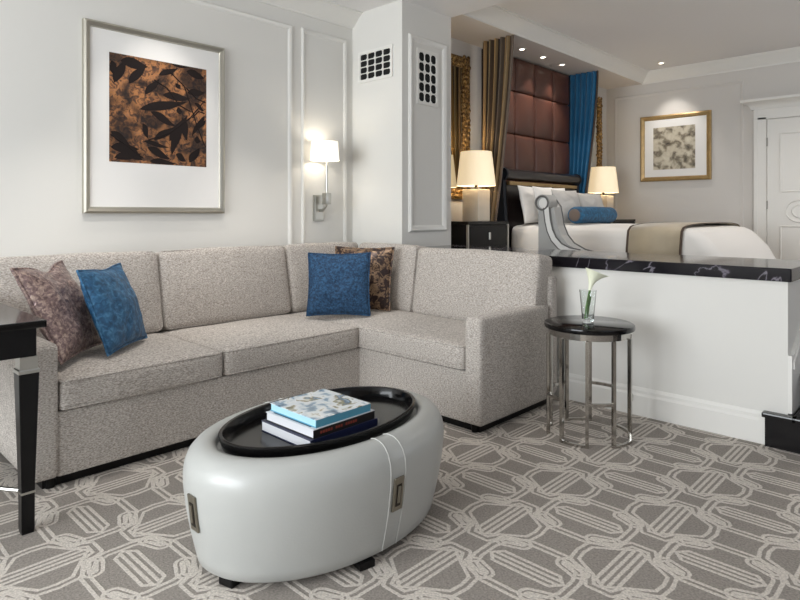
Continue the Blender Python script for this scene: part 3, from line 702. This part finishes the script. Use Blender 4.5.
# ---------------------------------------------------------------- wall sconce
sc = thing('wall_sconce', 'lit silver wall sconce with a white shade on the panelled wall', 'wall lamp', (3.22, YW, 0))
link('backplate', box(box(B(), -.052, .052, -.022, 0, 1.14, 1.36, .006), -.04, .04, -.027, -.02, 1.152, 1.348, .003), 'silver', sc)
bm = B(); tube(bm, [(0, -.02, 1.23), (0, -.07, 1.23), (.012, -.10, 1.27), (.012, -.115, 1.31)], .012); box(bm, -.016, .04, -.135, -.08, 1.28, 1.375, .005); tube(bm, [(.012, -.11, 1.36), (.012, -.11, 1.66)], .0095); link('swing_arm', bm, 'silver', sc, smooth=True)
bm = B(); lathe(bm, [(.120, 1.64), (.108, 1.795), (.106, 1.795), (.118, 1.64)], 48, -.035, -.14, False, False); link('lamp_shade', bm, 'shadew', sc, smooth=True)
def bulb(parent, loc, power, col=(1, .86, .66), r=.03):
    d = bpy.data.lights.new('bulb', 'POINT'); d.energy = power; d.color = col; d.shadow_soft_size = r
    o = bpy.data.objects.new('bulb', d); COL.objects.link(o); o.parent = parent; o.location = loc
bulb(sc, (-.035, -.14, 1.72), 1.7, (1, .96, .88))

# ---------------------------------------------------------------- bedroom: nightstands, lamps, mirrors
def nightstand(x0, x1, y0, y1, label):
    t = thing('nightstand', label, 'nightstand', ((x0+x1)/2, (y0+y1)/2, UP), 0, 'nightstands'); w, d_ = (x1-x0)/2, (y1-y0)/2; H_ = 1.13-UP
    link('cabinet', box(B(), -w+.01, w-.01, -d_+.012, d_, .05, H_-.03, .004), 'black', t)
    link('top', box(B(), -w, w, -d_, d_, H_-.03, H_, .005), 'blackgl', t)
    link('plinth', box(B(), -w+.04, w-.04, -d_+.04, d_-.02, 0, .05), 'black', t)
    for z0, z1 in ((.08, .29), (.31, .52), (.54, .735)):
        dr = link('drawer', box(B(), -w+.03, w-.03, -d_-.004, -d_+.012, z0, z1, .003), 'black', t)
        link('handle', box(B(), -.012, .012, -d_-.018, -d_-.004, (z0+z1)/2-.035, (z0+z1)/2+.035, .004), 'silver', dr)
    for s_ in (-1, 1): link('corner_trim', box(B(), s_*(w-.006)-.01, s_*(w-.006)+.01, -d_-.004, -d_+.014, .05, H_-.03), 'silver', t)
    return t
nightstand(4.46, 5.12, 3.40, 3.86, 'black lacquered nightstand next to the column under the near lamp')
nightstand(7.38, 8.12, 3.36, 3.86, 'black lacquered nightstand in the far corner under the far lamp')
def table_lamp(x, y, label):
    t = thing('table_lamp', label, 'table lamp', (x, y, 1.13), 0, 'bedside lamps')
    link('base', box(B(), -.098, .098, -.098, .098, .0, .315, .006), 'alab', t)
    link('neck', lathe(B(), [(.03, .315), (.03, .325), (.016, .33), (.016, .37), (.022, .372)], 20), 'pewterd', t, smooth=True)
    link('lamp_shade', lathe(B(), [(.195, .35), (.155, .69), (.152, .69), (.192, .35)], 56, 0, 0, False, False), 'shade', t, smooth=True)
    bulb(t, (0, 0, .52), 4)
    return t
table_lamp(4.91, 3.64, 'lit cream table lamp on the near nightstand next to the column')
table_lamp(7.70, 3.62, 'lit cream table lamp on the far nightstand by the corner')
def wall_mirror(x0, x1, z0, z1, label):
    t = thing('wall_mirror', label, 'mirror', (0, YH, 0), 0, 'gold mirrors beside the bed'); fw = .115
    bm = B(); box(bm, x0, x1, -.03, 0, z0, z0+fw, .008); box(bm, x0, x1, -.03, 0, z1-fw, z1, .008); box(bm, x0, x0+fw, -.03, 0, z0+fw, z1-fw, .008); box(bm, x1-fw, x1, -.03, 0, z0+fw, z1-fw, .008)
    for i in range(int((z1-z0)/.06)):
        for x in (x0+fw/2, x1-fw/2): lathe(bm, [(.001, -.002), (.02, 0), (.001, .022)], 8) if False else None
    rnd = random.Random(3)
    def boss(x, z):
        q = bmesh.new(); bmesh.ops.create_uvsphere(q, u_segments=8, v_segments=5, radius=.022); merge(bm, q, Matrix.Translation((x+rnd.uniform(-.02, .02), -.03, z)) @ Matrix.Diagonal((1.1, .6, 1, 1)))
    z = z0+.03
    while z < z1:
        for x in (x0+.035, x0+.085, x1-.035, x1-.085): boss(x, z)
        z += .05
    x = x0+.14
    while x < x1-.13:
        for z in (z0+.035, z0+.085, z1-.035, z1-.085): boss(x, z)
        x += .05
    link('frame', bm, 'gold', t, smooth=True, angle=60)
    link('mirror_glass', box(B(), x0+fw-.005, x1-fw+.005, -.014, -.006, z0+fw-.005, z1-fw+.005), 'mirror', t)
wall_mirror(4.46, 5.12, 1.35, 2.83, 'carved gold framed mirror behind the near lamp by the column')
wall_mirror(7.52, 8.20, 1.35, 2.83, 'carved gold framed mirror behind the far lamp by the blue curtain')

# ---------------------------------------------------------------- canopy: tufted wall panel and curtains
pn_ = thing('tufted_wall_panel', 'bronze brown tufted leather wall panel behind the bed', 'wall panel', (0, 0, 0))
cw = .4225; cx0 = 5.475-cw; zs = [1.62-.487, 1.62, 2.108, 2.596, 2.985]
bm = B(); box(bm, 5.36, 7.2, YH-.02, YH, 1.13, 2.985); link('backing', bm, 'espresso', pn_)
for i in range(5):
    for k in range(4):
        x0, x1, z0, z1 = cx0+i*cw, cx0+(i+1)*cw, zs[k], zs[k+1]
        if i == 0: x0 = 5.36
        bm = soft_box(x1-x0, .075, z1-z0, .03, (0, .03, 0), 10, M=Matrix.Translation(((x0+x1)/2, YH-.045, (z0+z1)/2)))
        link('tufted_square', bm, 'bronze', pn_, smooth=True, angle=80)
def curtain(x, yf, yb, label, tilt, z1=CS-.004, z0=1.12, thick=.035, wave=.045, seed=0):
    """a pleated drape hanging in the plane x = const from the soffit, its front edge drawn back to the wall lower down"""
    t = thing('bed_curtain', label, 'curtain', (x, 0, 0), 0, 'canopy curtains')
    ny, nz = 64, 30; outs = {}
    for side in ('drape', 'lining'):
        bm = B(); g = {}
        uv = bm.loops.layers.uv.new('UVMap')
        off = (-1 if side == 'drape' else 1)*.008*tilt
        for i in range(ny+1):
            for k in range(nz+1):
                s_, q = i/ny, k/nz; z = z1+(z0-z1)*q
                f = yf+.155*min(1.3, (z1-z)/1.5)**1.4
                y = f+(yb-f)*s_
                px = wave*(.6+.4*q)*math.sin(s_*2*PI*5.2+seed+.5*math.sin(q*3))*(1 if 0 < i < ny else .3)
                g[i, k] = bm.verts.new((px+off, y, z))
        for i in range(4 if side == 'lining' and tilt > 0 else 0, ny):
            for k in range(nz):
                fc = bm.faces.new((g[i, k], g[i+1, k], g[i+1, k+1], g[i, k+1]))
                for lp, (ii, kk) in zip(fc.loops, ((i, k), (i+1, k), (i+1, k+1), (i, k+1))): lp[uv].uv = (ii/ny, kk/nz)
        me = bpy.data.meshes.new(side); bm.to_mesh(me); bm.free(); me.materials.append(MT['stripes' if side == 'drape' else 'bluedr'])
        for p in me.polygons: p.use_smooth = True
        o = bpy.data.objects.new(side, me); COL.objects.link(o); o.parent = t
    bm = B(); pts = []
    for k in range(nz+1):
        z = z1+(z0-z1)*k/nz; pts.append((0, yf+.155*min(1.3, (z1-z)/1.5)**1.4-.006, z))
    tube(bm, pts, .014, 8); link('edging', bm, 'stripes' if tilt > 0 else 'runner_edge', t, smooth=True)
    return t
curtain(5.19, 3.40, 3.76, 'gold and brown striped bed curtain on the near side of the canopy', 1, seed=.4)
curtain(7.215, 3.47, 3.875, 'bed curtain with bright blue lining on the far side of the canopy', -1, seed=1.3, wave=.03)

# ---------------------------------------------------------------- bed
BX0, BX1 = 5.50, 7.20
bed = thing('bed', 'king size bed with white duvet and dark sleigh headboard on the raised floor', 'bed', ((BX0+BX1)/2, 2.7, UP))
ox, oy, oz = (BX0+BX1)/2, 2.7, UP
def L(bm): bmesh.ops.translate(bm, verts=bm.verts[:], vec=(-ox, -oy, -oz)); return bm
link('base', L(box(B(), BX0+.08, BX1-.08, 1.9, 3.75, UP, .72)), 'espresso', bed)
bm = B()
rg = lambda o, f, z, r: rrect(BX0-o, BX1+o, 1.72-f, 3.66, r, z, 8)
loft(bm, [rg(.09, .34, .50, .2), rg(.06, .24, .70, .17), rg(.035, .15, .875, .15), rg(.015, .055, .98, .13), rg(0, .0, 1.03, .12), rg(-.03, -.05, 1.06, .12), rg(-.10, -.13, 1.076, .12), rg(-.3, -.3, 1.088, .12), rg(-.6, -.6, 1.094, .12)])
link('duvet', L(bm), 'duvet', bed, smooth=True, angle=70)
# sleigh headboard with rolled top
bm = B(); prof = []
hx0, hx1 = 5.47, 7.10
path = [(3.66, .8), (3.68, 1.1), (3.72, 1.35), (3.76, 1.5), (3.77, 1.56)]
poly = [(3.68, UP), (3.68, 1.1), (3.68, 1.35), (3.69, 1.48), (3.695, 1.55), (3.80, 1.55), (3.80, UP)]
prism(bm, poly, 'x', hx0+.05, hx1-.05); link('headboard', L(bm), 'espresso', bed)
bm = B(); tube(bm, [(hx0, 3.70, 1.63), (hx1, 3.70, 1.63)], .062, 24); rl = link('headboard_roll', L(bm), 'espresso', bed, smooth=True)
bm = B(); box(bm, hx0+.06, hx1-.06, 3.655, 3.69, 1.515, 1.555, .006); link('headboard_rail', L(bm), 'goldfr', bed)
for x, s_ in ((hx0, -1), (hx1, 1)):
    bm = B(); tube(bm, [(x, 3.70, 1.63), (x+s_*.02, 3.70, 1.63)], [.075, .07], 24); bm2 = bmesh.new(); bmesh.ops.create_uvsphere(bm2, u_segments=12, v_segments=8, radius=.028); merge(bm, bm2, Matrix.Translation((x+s_*.025, 3.70, 1.63))); link('scroll_end', L(bm), 'navy', bed, smooth=True)
    bm = B(); prism(bm, [(3.80, UP), (3.80, 1.6), (3.68, 1.6), (3.67, 1.35), (3.65, 1.05), (3.64, UP)], 'x', x+s_*.03, x-s_*.02); link('side_wing', L(bm), 'navy', bed)
# runner across the foot
bm = B(); prof = [(BX0-.062, .68), (BX0-.043, .875), (BX0-.024, .98), (BX0-.009, 1.034), (BX0+.026, 1.069), (BX0+.10, 1.084), (BX0+.3, 1.097), (BX0+.6, 1.103)]
prof = prof+[(BX0+BX1-x, z) for x, z in prof[::-1]]
def strip(y0, y1, up, nm, mat, par=None):
    bm = B(); A = [bm.verts.new((x-(up if i < 4 else -up if i > len(prof)-5 else 0), y0, z+up)) for i, (x, z) in enumerate(prof)]; C = [bm.verts.new((v.co.x, y1, v.co.z)) for v in A]
    for k in range(len(A)-1): bm.faces.new((A[k], A[k+1], C[k+1], C[k]))
    o = link(nm, bm, mat, par, smooth=True)
    s_ = o.modifiers.new('thickness', 'SOLIDIFY'); s_.thickness = .006; s_.offset = -1
    return o
rn = strip(1.86, 2.34, .012, 'bed_runner', 'runner'); tag(rn, 'taupe runner with dark piped edges across the foot of the bed', 'bed runner')
strip(1.855, 1.875, .014, 'edge_band', 'runner_edge', rn); strip(2.325, 2.345, .014, 'edge_band', 'runner_edge', rn)
# bed pillows
BZ = 1.0965
def bpil(label, mat, w, t, loc, ang, lean, seed, h=None):
    o = link('bed_pillow', pillow(w, h or w*.72, t, seed, .012), mat, None, smooth=True, angle=180); tag(o, label, 'pillow', 'pillows on the bed'); place(o, loc, ang, lean); return o
G = 'pillows on the bed'
bpil('white pillow at the near head of the bed against the headboard', 'linen', .72, .14, (5.92, 3.49, BZ), 0, 12, 5, .42)
bpil('white pillow at the far head of the bed against the headboard', 'linen', .72, .14, (6.78, 3.49, BZ), 0, 12, 6, .37)
bpil('white pillow leaning in front of the nearest head pillow', 'linen', .70, .13, (5.96, 3.335, BZ), 0, 13, 7, .41)
bpil('white pillow leaning in front of the farthest head pillow', 'linen', .70, .13, (6.76, 3.335, BZ), 0, 13, 8, .36)
bpil('silver grey pillow leaning behind the near end of the blue bolster', 'greypil', .56, .12, (6.00, 3.172, BZ), 0, 15, 9, .38)
bpil('silver grey pillow leaning behind the far end of the blue bolster', 'greypil', .60, .12, (6.585, 3.172, BZ), 0, 17, 10, .36)
bo = thing('bolster', 'blue velvet bolster with brown round ends lying on the bed', 'bolster', (6.165, 3.01, BZ+.092), math.radians(0))
bm = B(); prof = [(.06, -.425), (.08, -.415), (.088, -.39), (.09, 0), (.088, .39), (.08, .415), (.06, .425)]
loft(bm, [[(z, r*math.cos(2*PI*k/32), r*math.sin(2*PI*k/32)) for k in range(32)] for r, z in prof]); link('roll', bm, 'blueb', bo, smooth=True, angle=60)
for s_ in (-1, 1):
    bm = B(); tube(bm, [(s_*.424, 0, 0), (s_*.432, 0, 0), (s_*.436, 0, 0)], [.064, .06, .03], 28); link('end_cap', bm, 'brownv', bo, smooth=True, angle=60)

# ---------------------------------------------------------------- chaise with a scroll arm between the ledge and the bed
ch = thing('chaise_longue', 'silver grey chaise with scrolled arm and white piped band beside the bed', 'chaise', (0, 0, 0))
CX0, CX1 = 4.60, 4.74
inner = [(2.65, 1.318), (2.605, 1.26), (2.59, 1.18), (2.575, 1.10), (2.54, 1.02), (2.48, .95), (2.38, .90), (2.26, .875), (2.1, .865), (1.6, .86)]
outer = [(1.6, .55), (2.78, .55), (2.785, 1.24)]
def arcp(cy, cz, r, a0, a1, n=12): return [(cy+r*math.cos(math.radians(a0+(a1-a0)*k/n)), cz+r*math.sin(math.radians(a0+(a1-a0)*k/n))) for k in range(n+1)]
cy_, cz_, cr = 2.712, 1.295, .072
roll = arcp(cy_, cz_, cr, -20, 200, 18)
outline = [(2.755, 1.235), (2.755, .55), (1.55, .55), (1.55, .86)]+[(y, z) for y, z in inner[::-1][1:-1]]+[(2.63, 1.25)]
bm = B(); prism(bm, outline, 'x', CX0+.012, CX1-.012); link('body', bm, 'chaise', ch)
bm = B(); tube(bm, [(CX0, cy_, cz_), (CX1, cy_, cz_)], cr, 28); link('scroll_roll', bm, 'chaise', ch, smooth=True)
def band(pts, off0, off1, x0, x1, mat, name):
    P = [Vector(p) for p in pts]; bm = B(); A = []; C = []
    for i, p in enumerate(P):
        t_ = (P[min(i+1, len(P)-1)]-P[max(0, i-1)]).normalized(); n2 = Vector((-t_.y, t_.x)); A.append(p+n2*off0); C.append(p+n2*off1)
    rings = [[(x0, a.x, a.y), (x0, c.x, c.y), (x1, c.x, c.y), (x1, a.x, a.y)] for a, c in zip(A, C)]
    loft(bm, rings); return link(name, bm, mat, ch, smooth=True)
curve = [(2.668, 1.255), (2.664, 1.21), (2.655, 1.14), (2.635, 1.06), (2.60, .99), (2.54, .93), (2.46, .895), (2.36, .88)]
band(curve, -.022, .022, CX0-.006, CX0+.02, 'chtrim', 'white_band')
for off in (-.027, .027):
    P = [Vector(p) for p in curve]; pts = []
    for i, p in enumerate(P):
        t_ = (P[min(i+1, len(P)-1)]-P[max(0, i-1)]).normalized(); n2 = Vector((-t_.y, t_.x)); q = p+n2*off; pts.append((CX0-.004, q.x, q.y))
    bm = B(); tube(bm, pts, .006, 8); link('piping', bm, 'piping', ch, smooth=True)
bm = B(); tube(bm, [(CX0-.007, 2.694, 1.292), (CX0+.01, 2.694, 1.292)], .046, 28); link('scroll_disc', bm, 'chtrim', ch, smooth=True, angle=50)
bm = B(); tube(bm, [(CX0-.004,)+p for p in arcp(cy_, cz_, .058, 0, 350, 36)], .008, 8, closed=True); link('piping', bm, 'piping', ch, smooth=True)
bm = B(); tube(bm, [(CX1-.01, y, z+.004) for y, z in inner[:8]], .007, 8); link('piping', bm, 'piping', ch, smooth=True)
bm = soft_box(CX1-CX0-.02, .78, .10, .035, (0, 0, .01), 8, M=Matrix.Translation(((CX0+CX1)/2, 2.0, .83))); link('seat_cushion', bm, 'chaise', ch, smooth=True, angle=80)
for x in (CX0+.06, CX1-.06):
    for y in (1.62, 2.70): link('leg', lathe(B(), [(.018, UP), (.026, .56)], 16, x, y), 'black', ch)
